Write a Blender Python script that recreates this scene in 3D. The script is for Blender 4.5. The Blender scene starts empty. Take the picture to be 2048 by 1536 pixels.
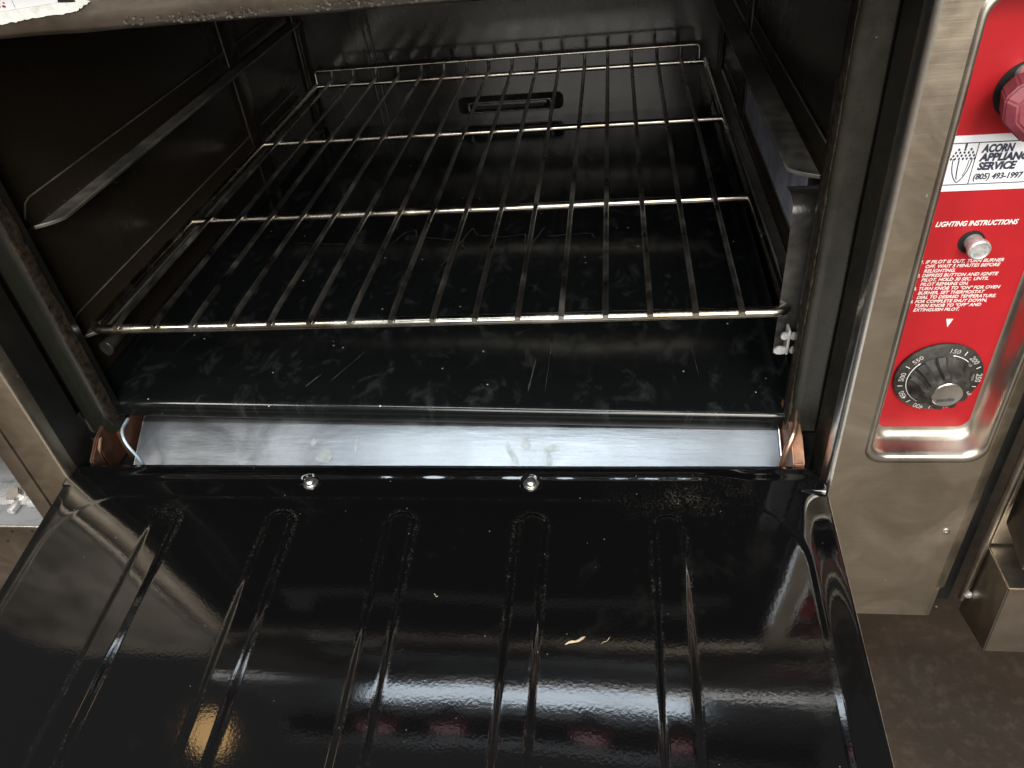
import bpy, bmesh, math, random
from mathutils import Vector, Matrix, noise
random.seed(7)
S = bpy.context.scene
COL = S.collection
V = Vector

# ------------------------------------------------------------------ camera
cam_d = bpy.data.cameras.new('camera'); cam = bpy.data.objects.new('camera', cam_d); COL.objects.link(cam)
S.camera = cam
RT = V((0.9906, 0.0997, -0.0937)); UP = V((0.0110, 0.6245, 0.7809)); FW = V((-0.1364, 0.7746, -0.6176))
RT.normalize(); FW.normalize(); UP = RT.cross(FW).normalized(); RT = FW.cross(UP).normalized()
M = Matrix((( RT.x, UP.x, -FW.x, 0.1842), (RT.y, UP.y, -FW.y, -0.5827), (RT.z, UP.z, -FW.z, 0.3900), (0, 0, 0, 1)))
cam.matrix_world = M
cam_d.sensor_width = 36; cam_d.lens = 26.995
cam_d.clip_start = 0.01; cam_d.clip_end = 50

# ------------------------------------------------------------------ world + lamps
W = bpy.data.worlds.new('World'); S.world = W; W.use_nodes = True
wn = W.node_tree; wb = wn.nodes['Background']
geo = wn.nodes.new('ShaderNodeTexCoord'); sep = wn.nodes.new('ShaderNodeSeparateXYZ'); rmp = wn.nodes.new('ShaderNodeValToRGB')
wn.links.new(geo.outputs['Generated'], sep.inputs[0])
mp = wn.nodes.new('ShaderNodeMapRange'); mp.inputs[1].default_value = -1; mp.inputs[2].default_value = 1
wn.links.new(sep.outputs['Z'], mp.inputs[0]); wn.links.new(mp.outputs[0], rmp.inputs[0])
rmp.color_ramp.elements[0].position = 0.30; rmp.color_ramp.elements[0].color = (0.10, 0.075, 0.055, 1)
rmp.color_ramp.elements[1].position = 0.75; rmp.color_ramp.elements[1].color = (0.20, 0.20, 0.20, 1)
wn.links.new(rmp.outputs[0], wb.inputs[0]); wb.inputs[1].default_value = 0.75

def area(name, loc, target, sx, sy, power, color):
    d = bpy.data.lights.new(name, 'AREA'); d.shape = 'RECTANGLE'; d.size = sx; d.size_y = sy; d.energy = power; d.color = color
    o = bpy.data.objects.new(name, d); COL.objects.link(o); o.location = loc
    o.rotation_euler = (V(target) - V(loc)).to_track_quat('-Z', 'Y').to_euler()
    return o
area('ceiling_light', (-0.18, -0.85, 2.35), (-0.18, -0.75, 0), 1.35, 0.45, 34, (0.84, 0.93, 1.0))
area('ceiling_light', (0.9, -2.6, 2.35), (0.7, -1.2, 0), 1.2, 0.6, 60, (1.0, 0.93, 0.82))
area('ceiling_light', (-1.9, -2.0, 2.35), (-0.8, -0.8, 0), 0.6, 1.2, 50, (1.0, 0.95, 0.88))
area('front_fill_light', (0.5, -2.8, 1.25), (0.05, 0.3, 0.05), 2.4, 1.5, 104, (1.0, 0.96, 0.89))  # added soft fill from the front, brightens the cavity and rack
hl = bpy.data.lights.new('hood_lamp', 'POINT'); hl.energy = 1.2; hl.color = (1.0, 0.62, 0.25); hl.shadow_soft_size = 0.06
ho = bpy.data.objects.new('hood_lamp', hl); COL.objects.link(ho); ho.location = (-1.10, 0.07, 1.75)

S.view_settings.view_transform = 'Standard'; S.view_settings.look = 'None'
S.view_settings.exposure = 0.0; S.view_settings.gamma = 1; S.view_settings.use_curve_mapping = False
S.render.engine = 'CYCLES'
S.cycles.use_denoising = True
S.cycles.max_bounces = 10; S.cycles.glossy_bounces = 6; S.cycles.sample_clamp_indirect = 4
S.cycles.caustics_reflective = False; S.cycles.caustics_refractive = False

# ------------------------------------------------------------------ materials
def newmat(name):
    m = bpy.data.materials.new(name); m.use_nodes = True
    nt = m.node_tree; return m, nt, nt.nodes['Principled BSDF']
def tex_coord(nt, scale=(1, 1, 1), rot=(0, 0, 0)):
    tc = nt.nodes.new('ShaderNodeTexCoord'); mpn = nt.nodes.new('ShaderNodeMapping')
    g = nt.nodes.new('ShaderNodeNewGeometry')
    nt.links.new(g.outputs['Position'], mpn.inputs[0]); mpn.inputs['Scale'].default_value = scale; mpn.inputs['Rotation'].default_value = rot
    nt.nodes.remove(tc)
    return mpn.outputs[0]
def noise_n(nt, vec, scale, detail=4, rough=0.6, dist=0.0):
    n = nt.nodes.new('ShaderNodeTexNoise'); n.inputs['Scale'].default_value = scale; n.inputs['Detail'].default_value = detail
    n.inputs['Roughness'].default_value = rough; n.inputs['Distortion'].default_value = dist
    nt.links.new(vec, n.inputs['Vector']); return n.outputs['Fac']
def ramp(nt, fac, a, b, ca, cb):
    r = nt.nodes.new('ShaderNodeValToRGB'); e = r.color_ramp.elements
    e[0].position = a; e[0].color = ca if len(ca) == 4 else (*ca, 1); e[1].position = b; e[1].color = cb if len(cb) == 4 else (*cb, 1)
    nt.links.new(fac, r.inputs[0]); return r.outputs[0]
def g4(v): return (v, v, v, 1)
def mixc(nt, fac, a, b, mode='MIX'):
    m = nt.nodes.new('ShaderNodeMix'); m.data_type = 'RGBA'; m.blend_type = mode
    if isinstance(fac, (int, float)): m.inputs[0].default_value = fac
    else: nt.links.new(fac, m.inputs[0])
    for i, x in ((6, a), (7, b)):
        if isinstance(x, tuple): m.inputs[i].default_value = x if len(x) == 4 else (*x, 1)
        else: nt.links.new(x, m.inputs[i])
    return m.outputs[2]
def bump(nt, b, h, strength, dist=0.001):
    bn = nt.nodes.new('ShaderNodeBump'); bn.inputs['Strength'].default_value = strength; bn.inputs['Distance'].default_value = dist
    nt.links.new(h, bn.inputs['Height'])
    prev = b.inputs['Normal'].links
    if prev: nt.links.new(prev[0].from_socket, bn.inputs['Normal'])
    nt.links.new(bn.outputs[0], b.inputs['Normal'])
def vor_specks(nt, vec, scale, size, density_scale=None):
    v = nt.nodes.new('ShaderNodeTexVoronoi'); v.inputs['Scale'].default_value = scale; nt.links.new(vec, v.inputs['Vector'])
    c = nt.nodes.new('ShaderNodeMath'); c.operation = 'LESS_THAN'; c.inputs[1].default_value = size
    nt.links.new(v.outputs['Distance'], c.inputs[0])
    s = nt.nodes.new('ShaderNodeSeparateColor'); nt.links.new(v.outputs['Color'], s.inputs[0])
    k = nt.nodes.new('ShaderNodeMath'); k.operation = 'GREATER_THAN'; k.inputs[1].default_value = density_scale or 0.6
    nt.links.new(s.outputs[0], k.inputs[0])
    m = nt.nodes.new('ShaderNodeMath'); m.operation = 'MULTIPLY'; nt.links.new(c.outputs[0], m.inputs[0]); nt.links.new(k.outputs[0], m.inputs[1])
    return m.outputs[0]

def enamel(name, base, rough, dust, dust_col, dust_scale=(1, 1, 1), dthr=(0.52, 0.78), speck=0.0, speck_scale=120, orange=0.06, droug=0.45, spec=0.5, speck_thr=0.72):
    m, nt, b = newmat(name)
    v = tex_coord(nt, dust_scale); vv = tex_coord(nt)
    n1 = noise_n(nt, v, 9, 8, 0.68, 0.6); n2 = noise_n(nt, vv, 55, 5, 0.6)
    d1 = ramp(nt, n1, dthr[0], dthr[1], g4(0), g4(1)); d2 = ramp(nt, n2, 0.35, 0.8, g4(0.25), g4(1))
    mm = nt.nodes.new('ShaderNodeMath'); mm.operation = 'MULTIPLY'; nt.links.new(d1, mm.inputs[0]); nt.links.new(d2, mm.inputs[1])
    mk = nt.nodes.new('ShaderNodeMath'); mk.operation = 'MULTIPLY'; nt.links.new(mm.outputs[0], mk.inputs[0]); mk.inputs[1].default_value = dust
    c = mixc(nt, mk.outputs[0], base, dust_col)
    if speck > 0:
        sp = vor_specks(nt, vv, speck_scale, 0.075, speck_thr)
        sk = nt.nodes.new('ShaderNodeMath'); sk.operation = 'MULTIPLY'; nt.links.new(sp, sk.inputs[0]); sk.inputs[1].default_value = speck
        c = mixc(nt, sk.outputs[0], c, (0.5, 0.5, 0.48))
    nt.links.new(c, b.inputs['Base Color'])
    r = nt.nodes.new('ShaderNodeMapRange'); nt.links.new(mm.outputs[0], r.inputs[0]); r.inputs[3].default_value = rough; r.inputs[4].default_value = droug
    nt.links.new(r.outputs[0], b.inputs['Roughness'])
    b.inputs['Specular IOR Level'].default_value = spec
    bump(nt, b, noise_n(nt, vv, 420, 2, 0.5), orange, 0.0006)
    return m
def steel(name, base, rough, stretch, var=0.35, streak=0.12, tint=None, blotch=0.3, scr=0.0, aniso=0.0):
    m, nt, b = newmat(name)
    v = tex_coord(nt, stretch); vv = tex_coord(nt)
    br = noise_n(nt, v, 90, 4, 0.7); bl = noise_n(nt, vv, 13, 7, 0.66, 0.8); fn = noise_n(nt, vv, 160, 3, 0.6)
    dark = tuple(x * (1 - var) for x in base)
    c = mixc(nt, ramp(nt, bl, 0.33, 0.7, g4(0), g4(1)), dark, base)
    if tint: c = mixc(nt, ramp(nt, noise_n(nt, vv, 7, 5, 0.6, 1.0), 0.48, 0.7, g4(0), g4(0.8)), c, tint)
    c = mixc(nt, ramp(nt, br, 0.3, 0.7, g4(0.2), g4(0)), c, tuple(x * 0.6 for x in base))
    if scr:
        c = mixc(nt, vor_specks(nt, tex_coord(nt, (1, 1, 0.6)), 75, 0.07, 0.86), c, (0.9, 0.9, 0.85))
    nt.links.new(c, b.inputs['Base Color'])
    b.inputs['Metallic'].default_value = 1
    mr = nt.nodes.new('ShaderNodeMapRange'); nt.links.new(bl, mr.inputs[0]); mr.inputs[1].default_value = 0.3; mr.inputs[2].default_value = 0.75
    mr.inputs[3].default_value = rough * (1 - blotch); mr.inputs[4].default_value = rough * (1 + blotch); nt.links.new(mr.outputs[0], b.inputs['Roughness'])
    bump(nt, b, br, streak, 0.0004); bump(nt, b, fn, 0.05, 0.0003)
    return m
def plain(name, base, rough, metal=0.0, var=0.25, scale=60, bmp=0.15, spec=0.5):
    m, nt, b = newmat(name); vv = tex_coord(nt)
    n = noise_n(nt, vv, scale, 5, 0.65)
    c = mixc(nt, ramp(nt, n, 0.3, 0.7, g4(0), g4(1)), tuple(x * (1 - var) for x in base), tuple(min(1, x * (1 + var)) for x in base))
    nt.links.new(c, b.inputs['Base Color']); b.inputs['Roughness'].default_value = rough; b.inputs['Metallic'].default_value = metal
    b.inputs['Specular IOR Level'].default_value = spec
    bump(nt, b, n, bmp, 0.0006)
    return m

M_DOOR = enamel('door_enamel', (0.003, 0.003, 0.0032), 0.055, 0.10, (0.22, 0.21, 0.18), (1, 1, 1), (0.58, 0.86), speck=0.25, speck_scale=140, orange=0.035, droug=0.3, spec=0.5, speck_thr=0.93)
def add_grime(m):
    nt = m.node_tree; b = nt.nodes['Principled BSDF']; a = nt.nodes.new('ShaderNodeAttribute'); a.attribute_name = 'grime'
    vv = tex_coord(nt); n = ramp(nt, noise_n(nt, vv, 520, 4, 0.7), 0.50, 0.68, g4(0), g4(1)); n2 = ramp(nt, noise_n(nt, vv, 38, 4, 0.7), 0.46, 0.64, g4(0.1), g4(1))
    p = nt.nodes.new('ShaderNodeMath'); p.operation = 'MULTIPLY'; nt.links.new(n, p.inputs[0]); nt.links.new(n2, p.inputs[1])
    q = nt.nodes.new('ShaderNodeMath'); q.operation = 'MULTIPLY'; nt.links.new(p.outputs[0], q.inputs[0]); nt.links.new(a.outputs['Fac'], q.inputs[1])
    old = b.inputs['Base Color'].links[0].from_socket; nt.links.new(mixc(nt, q.outputs[0], old, (0.075, 0.068, 0.055)), b.inputs['Base Color'])
    ro = b.inputs['Roughness'].links[0].from_socket; r = nt.nodes.new('ShaderNodeMath'); r.operation = 'MULTIPLY_ADD'; r.inputs[1].default_value = 0.5
    nt.links.new(q.outputs[0], r.inputs[0]); nt.links.new(ro, r.inputs[2]); nt.links.new(r.outputs[0], b.inputs['Roughness'])
add_grime(M_DOOR)
M_WALL = enamel('cavity_enamel', (0.022, 0.017, 0.012), 0.26, 0.12, (0.12, 0.11, 0.10), (1, 1, 1), (0.55, 0.8), speck=0.25, speck_scale=110, orange=0.2, spec=0.45, speck_thr=0.9)
M_BACKW = enamel('cavity_back_enamel', (0.013, 0.0125, 0.011), 0.11, 0.4, (0.16, 0.155, 0.145), (1, 1, 0.35), (0.45, 0.8), speck=0.4, speck_scale=120, orange=0.15, spec=0.5, speck_thr=0.85)
M_TRAY = enamel('tray_enamel', (0.0055, 0.0065, 0.007), 0.15, 0.40, (0.15, 0.165, 0.17), (4.2, 2.6, 1), (0.54, 0.80), speck=0.9, speck_scale=75, orange=0.05, droug=0.42, spec=0.5, speck_thr=0.80)
M_POST = enamel('post_enamel', (0.010, 0.0105, 0.0085), 0.22, 0.22, (0.16, 0.14, 0.10), (1, 1, 0.2), (0.45, 0.8), speck=0.6, speck_scale=130, orange=0.15, spec=0.6, speck_thr=0.88)
M_SLIDE = enamel('slide_enamel', (0.016, 0.016, 0.015), 0.25, 0.5, (0.20, 0.19, 0.18), (1, 0.5, 1), (0.42, 0.75), speck=0.5, speck_scale=150, orange=0.2, spec=0.6, speck_thr=0.85)
M_SHELF = enamel('dusty_lit_enamel', (0.05, 0.048, 0.043), 0.34, 0.9, (0.34, 0.33, 0.30), (1, 0.6, 1), (0.36, 0.66), speck=0.5, speck_scale=150, orange=0.3, spec=0.7, speck_thr=0.85)  # dusty shelf enamel, made paler to put grazing light into its colour
M_BLUE = enamel('blue_speckle_enamel', (0.50, 0.53, 0.66), 0.5, 0.6, (0.02, 0.02, 0.03), (3, 3, 3), (0.45, 0.6), speck=0.5, speck_scale=260, orange=0.5, spec=0.4, speck_thr=0.7)
M_STEEL = steel('stainless_column', (0.56, 0.49, 0.39), 0.40, (0.05, 1, 2.5), 0.16, 0.30, (0.40, 0.33, 0.23), 0.30, scr=1.0)
M_BEZEL = steel('stainless_bezel', (0.60, 0.55, 0.48), 0.36, (0.4, 1, 1), 0.15, 0.05)
M_BAFF = steel('stainless_baffle', (0.27, 0.285, 0.30), 0.38, (0.09, 0.7, 1.2), 0.40, 0.7, None, 0.25)
M_RAIL = steel('stainless_rail', (0.42, 0.37, 0.31), 0.38, (0.2, 1, 1), 0.35, 0.2)
M_CHROME = steel('rack_wire_metal', (0.72, 0.69, 0.61), 0.25, (1, 1, 1), 0.55, 0.1, (0.30, 0.22, 0.14), 0.5)
M_WIRE = steel('rack_rod_metal', (0.68, 0.66, 0.61), 0.38, (1, 0.4, 1), 0.4, 0.1, (0.22, 0.17, 0.12), 0.5, scr=1.0)
M_BRIGHT = plain('bright_metal', (0.78, 0.76, 0.72), 0.28, 1.0, 0.1, 200, 0.1)
M_GALV = plain('galvanised_metal', (0.62, 0.62, 0.62), 0.42, 0.6, 0.3, 300, 0.3)
M_RED = plain('red_panel_paint', (0.40, 0.015, 0.020), 0.36, 0.0, 0.10, 14, 0.03, 0.4)
M_NOSE = plain('polished_nosing', (0.86, 0.90, 0.95), 0.16, 1.0, 0.03, 20, 0.0)
M_MAROON = plain('maroon_plastic', (0.50, 0.055, 0.080), 0.42, 0.0, 0.2, 70, 0.2)
M_VALVE = plain('dull_maroon_plastic', (0.20, 0.04, 0.055), 0.5, 0.0, 0.25, 90, 0.3)
M_BLACK = plain('black_paint', (0.008, 0.008, 0.007), 0.4, 0.0, 0.3, 90, 0.3)
M_HOLE = plain('hole_black', (0.003, 0.003, 0.003), 0.7)
M_BAKE = plain('worn_black_plastic', (0.030, 0.029, 0.024), 0.55, 0.0, 0.7, 110, 0.7, 0.4)
M_WHITEINK = plain('white_ink', (0.80, 0.78, 0.76), 0.5, 0, 0.04, 50, 0)
M_DARKINK = plain('dark_ink', (0.035, 0.04, 0.07), 0.5, 0, 0.1, 50, 0)
M_PAPER = plain('white_sticker', (0.80, 0.82, 0.86), 0.42, 0, 0.03, 30, 0.03)
M_TORN = plain('torn_paper', (0.68, 0.70, 0.68), 0.7, 0, 0.18, 160, 0.8)
M_STAIN = plain('brown_print', (0.45, 0.16, 0.09), 0.7, 0, 0.4, 250, 0.1)
M_RUST = plain('rust_grime', (0.026, 0.020, 0.014), 0.75, 0, 0.95, 150, 1.0, 0.2)
M_COPPER = plain('rusty_hinge_metal', (0.07, 0.033, 0.02), 0.5, 0.2, 0.5, 80, 0.5)
M_TUBE = plain('tube_copper', (0.55, 0.33, 0.24), 0.3, 0.9, 0.3, 60, 0.2)
M_CRUMB = plain('straw_crumb', (0.48, 0.38, 0.24), 0.8, 0, 0.3, 300, 0.5)
M_TRAYLINE = plain('tray_line_brown', (0.04, 0.037, 0.033), 0.7, 0, 0.5, 200, 0.5)
M_CONC = enamel('speckled_ledge', (0.20, 0.20, 0.205), 0.55, 0.6, (0.07, 0.065, 0.06), (4, 4, 4), (0.45, 0.62), speck=0.0, orange=0.6, spec=0.3)
M_NEIGH = steel('neighbour_steel', (0.54, 0.48, 0.40), 0.36, (1, 1, 0.2), 0.3, 0.2)
M_DKSTEEL = steel('dark_steel', (0.22, 0.20, 0.18), 0.33, (1, 1, 0.2), 0.3, 0.2, scr=1.0)
# the floor: dark brown tile, greasy
def floor_mat():
    m, nt, b = newmat('greasy_brown_floor'); vv = tex_coord(nt)
    a = noise_n(nt, vv, 3.2, 7, 0.6, 0.5); f_ = noise_n(nt, vv, 70, 6, 0.65)
    c = mixc(nt, ramp(nt, a, 0.35, 0.65, g4(0), g4(1)), (0.034, 0.024, 0.017), (0.075, 0.049, 0.030))
    c = mixc(nt, ramp(nt, f_, 0.5, 0.8, g4(0), g4(0.5)), c, (0.11, 0.085, 0.062))
    c = mixc(nt, vor_specks(nt, vv, 42, 0.06, 0.75), c, (0.35, 0.30, 0.24))
    nt.links.new(c, b.inputs['Base Color']); b.inputs['Roughness'].default_value = 0.5; bump(nt, b, f_, 0.4, 0.002)
    return m
M_FLOOR = floor_mat()

# ------------------------------------------------------------------ helpers
def link(name, bm, mat, parent=None, smooth=False, auto=None, loc=None):
    me = bpy.data.meshes.new(name)
    bmesh.ops.recalc_face_normals(bm, faces=bm.faces)
    bm.to_mesh(me); bm.free()
    me.materials.append(mat)
    for p in me.polygons: p.use_smooth = smooth
    if auto is not None and smooth: me.set_sharp_from_angle(angle=math.radians(auto))
    o = bpy.data.objects.new(name, me); COL.objects.link(o)
    if parent: o.parent = parent
    if loc: o.location = loc
    return o
def empty(name, label, cat, group=None, loc=(0, 0, 0)):
    o = bpy.data.objects.new(name, None); COL.objects.link(o); o.location = loc
    o['label'] = label; o['category'] = cat
    if group: o['group'] = group
    return o
def add_box(bm, a, b, bev=0.0, seg=2):
    r = bmesh.ops.create_cube(bm, size=1.0)
    vs = r['verts']; a = V(a); b = V(b); c = (a + b) / 2; s = b - a
    for v in vs: v.co = V((v.co.x * s.x, v.co.y * s.y, v.co.z * s.z)) + c
    if bev > 0:
        es = list({e for v in vs for e in v.link_edges})
        bmesh.ops.bevel(bm, geom=es, offset=bev, segments=seg, affect='EDGES', profile=0.5)
def box(name, a, b, mat, parent=None, bev=0.0006):
    bm = bmesh.new(); add_box(bm, a, b, bev); return link(name, bm, mat, parent, True, 35)
def fillet(path, rad, n=6):
    P = [V(p) for p in path]; out = [P[0]]
    for i in range(1, len(P) - 1):
        a, b, c = P[i - 1], P[i], P[i + 1]; d1 = (a - b); d2 = (c - b); l = min(rad, d1.length * 0.49, d2.length * 0.49)
        p1 = b + d1.normalized() * l; p2 = b + d2.normalized() * l
        for k in range(n + 1):
            t = k / n; out.append(p1 * (1 - t) ** 2 + b * 2 * t * (1 - t) + p2 * t * t)
    out.append(P[-1]); return out
def add_tube(bm, path, r, seg=12, caps=True, rscale=None):
    P = [V(p) for p in path]; rings = []
    up = V((0, 0, 1)); prev = None
    for i, p in enumerate(P):
        t = ((P[min(i + 1, len(P) - 1)] - P[max(i - 1, 0)])).normalized()
        if prev is None:
            n = t.cross(up);
            if n.length < 0.1: n = t.cross(V((1, 0, 0)))
            n.normalize()
        else:
            n = prev - t * prev.dot(t); n.normalize()
        prev = n; bnm = t.cross(n)
        rr = r * (rscale[i] if rscale else 1)
        rings.append([bm.verts.new(p + (n * math.cos(2 * math.pi * k / seg) + bnm * math.sin(2 * math.pi * k / seg)) * rr) for k in range(seg)])
    for i in range(len(rings) - 1):
        for k in range(seg):
            bm.faces.new((rings[i][k], rings[i][(k + 1) % seg], rings[i + 1][(k + 1) % seg], rings[i + 1][k]))
    if caps:
        bm.faces.new(rings[0][::-1]); bm.faces.new(rings[-1])
def tube(name, path, r, mat, parent=None, rad=0.0, seg=12):
    bm = bmesh.new(); add_tube(bm, fillet(path, rad) if rad else path, r, seg); return link(name, bm, mat, parent, True, 50)
def add_lathe(bm, prof, center, axis, seg=32, mod=None):
    # prof: list of (radius, height along axis)
    ax = V(axis).normalized(); u = ax.cross(V((0, 0, 1)));
    if u.length < 0.1: u = ax.cross(V((1, 0, 0)))
    u.normalize(); w = ax.cross(u); c = V(center); rings = []
    for (r, h) in prof:
        rings.append([bm.verts.new(c + ax * h + (u * math.cos(a) + w * math.sin(a)) * (r * (mod(a, r, h) if mod else 1)))
                      for a in [2 * math.pi * k / seg for k in range(seg)]])
    for i in range(len(rings) - 1):
        for k in range(seg): bm.faces.new((rings[i][k], rings[i][(k + 1) % seg], rings[i + 1][(k + 1) % seg], rings[i + 1][k]))
    bm.faces.new(rings[0][::-1]); bm.faces.new(rings[-1])
def lathe(name, prof, center, axis, mat, parent=None, seg=32, mod=None, auto=40):
    bm = bmesh.new(); add_lathe(bm, prof, center, axis, seg, mod); return link(name, bm, mat, parent, True, auto)
def add_prism(bm, poly, off):
    a = [bm.verts.new(V(p)) for p in poly]; b = [bm.verts.new(V(p) + V(off)) for p in poly]
    bm.faces.new(a); bm.faces.new(b[::-1])
    for i in range(len(a)): bm.faces.new((a[i], b[i], b[(i + 1) % len(a)], a[(i + 1) % len(a)]))
def prism(name, poly, off, mat, parent=None, bev=0.0, smooth=False):
    bm = bmesh.new(); add_prism(bm, poly, off)
    if bev: bmesh.ops.bevel(bm, geom=list(bm.edges), offset=bev, segments=2, affect='EDGES', profile=0.5)
    return link(name, bm, mat, parent, bev > 0 or smooth, 35)
def sheet(bm, rows):
    vs = [[bm.verts.new(V(p)) for p in r] for r in rows]
    for i in range(len(vs) - 1):
        for k in range(len(vs[i]) - 1): bm.faces.new((vs[i][k], vs[i][k + 1], vs[i + 1][k + 1], vs[i + 1][k]))
def rrect(x0, x1, z0, z1, r, n=8):
    pts = []
    for (cx, cz, a0) in ((x1 - r, z1 - r, 0), (x0 + r, z1 - r, 90), (x0 + r, z0 + r, 180), (x1 - r, z0 + r, 270)):
        for k in range(n + 1):
            a = math.radians(a0 + 90 * k / n); pts.append((cx + r * math.cos(a), cz + r * math.sin(a)))
    return pts
def text_geo(body, size, shear=0.0, bold=0.0, space=1.0, linesp=1.0, align='LEFT', depth=0.0001):
    c = bpy.data.curves.new('lettering', 'FONT'); c.body = body; c.size = size; c.shear = shear; c.offset = bold
    c.space_character = space; c.space_line = linesp; c.align_x = align; c.extrude = depth; c.resolution_u = 3
    t = bpy.data.objects.new('lettering', c); COL.objects.link(t)
    dg = bpy.context.evaluated_depsgraph_get(); dg.update()
    me = bpy.data.meshes.new_from_object(t.evaluated_get(dg)); bpy.data.objects.remove(t); bpy.data.curves.remove(c)
    return me
def text(name, body, size, origin, xdir, ydir, mat, parent, width=None, **kw):
    me = text_geo(body, size, **kw)
    X = V(xdir).normalized(); Y = V(ydir).normalized(); Z = X.cross(Y)
    sx = 1.0
    if width:
        xs = [v.co.x for v in me.vertices]; sx = width / (max(xs) - min(xs))
    for v in me.vertices: v.co = V(origin) + X * v.co.x * sx + Y * v.co.y + Z * v.co.z
    me.materials.clear(); me.materials.append(mat)
    o = bpy.data.objects.new(name, me); COL.objects.link(o); o.parent = parent
    return o

# ------------------------------------------------------------------ floor (setting)
bm = bmesh.new(); bmesh.ops.create_grid(bm, x_segments=2, y_segments=2, size=4.0)
for v in bm.verts: v.co += V((0, -1.5, -0.46))
fl = link('floor', bm, M_FLOOR); fl['kind'] = 'structure'

# ------------------------------------------------------------------ the oven
OV = empty('commercial_oven', 'black enamelled oven with stainless posts, red control panel and its drop-down door lying open', 'oven', loc=(0, 0, -0.3))
OV.location = (0, 0, 0)
FY = -0.09
# --- cavity shell
def wallbox(name, a, b, mat): return box(name, a, b, mat, OV, 0.0)
wallbox('side_wall', (-0.372, 0.0, -0.14), (-0.360, 0.80, 0.31), M_WALL)
wallbox('side_wall', (0.363, 0.0, -0.14), (0.375, 0.80, 0.31), M_WALL)
wallbox('cavity_ceiling', (-0.372, -0.02, 0.3105), (0.375, 0.81, 0.32), M_WALL)
# --- back wall with embossed corners and slot louvre
bw = box('back_wall', (-0.3595, 0.80, -0.14), (0.3625, 0.812, 0.31), M_BACKW, OV, 0)
for x in (-0.252, -0.241): tube('back_wall_seam', [(x, 0.7995, 0.30), (x + 0.012, 0.7995, -0.10)], 0.0022, M_BACKW, bw)
bm = bmesh.new(); ring = []
for (dx, y) in ((0.020, 0.7995), (0.012, 0.796), (0.006, 0.786), (0.0, 0.783), (-0.006, 0.784), (-0.010, 0.7985)):
    ring.append([bm.verts.new((x, y, z)) for x, z in rrect(-0.076 - dx, 0.074 + dx, -0.0760 - dx * 0.3, -0.0580 + dx * 0.3, 0.006 + max(dx, -0.003) * 0.2)])
for i in range(len(ring) - 1):
    n = len(ring[i])
    for k in range(n): bm.faces.new((ring[i][k], ring[i][(k + 1) % n], ring[i + 1][(k + 1) % n], ring[i + 1][k]))
link('louvre', bm, M_BACKW, bw, True)
box('louvre_slot', (-0.062, 0.7850, -0.070), (0.060, 0.7865, -0.066), M_HOLE, bw, 0.0)
# --- vertical ribs on walls
for x, s in ((-0.360, 1), (0.363, -1)):
    for y0, y1 in ((0.50, 0.545), (0.772, 0.792)):
        box('wall_rib', (min(x, x + s * 0.005), y0, -0.09), (max(x, x + s * 0.005), y1, 0.30), M_WALL, OV, 0.0018)
# small lance hook on the left wall
hk = bmesh.new(); add_box(hk, (-0.359, 0.150, 0.088), (-0.346, 0.168, 0.0905), 0.0008); add_box(hk, (-0.348, 0.150, 0.0905), (-0.3465, 0.168, 0.104), 0.0005)
link('wall_hook', hk, M_SLIDE, OV, True, 35)
# --- oven bottom tray (slightly warped), raised side lips, rolled front lip
def tray_pt(u, t):  # u 0..1 across, t along depth in metres
    zf = -0.0869 + (-0.1072 + 0.0869) * u; xl, xr = -0.3526, 0.3458
    k = max(0, 1 - t / 0.8)
    return V((xl + (xr - xl) * u + (-0.004 + 0.008 * u) * (t / 0.8), t + 0.0 - 0.004 * u * k, zf * k + (-0.093) * (1 - k)))
bm = bmesh.new(); rows = []; NU, NT = 70, 60
us = [i / NU for i in range(NU + 1)]
prof = [(-0.0058, -0.0195), (-0.0066, -0.0180), (-0.0070, -0.0075), (-0.0067, -0.0048), (-0.0058, -0.0027), (-0.0043, -0.0012), (-0.0024, -0.0003)]
for dy, dz in prof: rows.append([tray_pt(u, 0) + V((0, dy, dz)) for u in us])
for j in range(NT + 1):
    t = 0.8 * (j / NT); 
    rows.append([tray_pt(u, t) + V((0, 0, 0.0011 * noise.noise(V((u * 5, t * 7, 3))) * min(1, t * 12) - (0.0010 * math.exp(-((t - 0.012) / 0.005) ** 2)))) for u in us])
sheet(bm, rows)
tr = link('oven_bottom', bm, M_TRAY, OV, True)
for u, sgn in ((0.0, -1), (1.0, 1)):
    bm = bmesh.new(); rows = []
    hgt = 0.020
    for dz in (0.0, 0.5, 1.0):
        rows.append([tray_pt(u, 0.002 + 0.79 * j / 40) + V((sgn * 0.004 * dz, 0, hgt * dz * min(1, (j + 0.35) / 1.0))) for j in range(41)])
    rows += [[p + V((sgn * 0.0015, 0, 0.0004)) for p in rows[-1]], [p + V((sgn * 0.0018, 0, -0.012)) for p in rows[-1]]]
    sheet(bm, rows); link('side_lip', bm, M_TRAY, tr, True)
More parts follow.
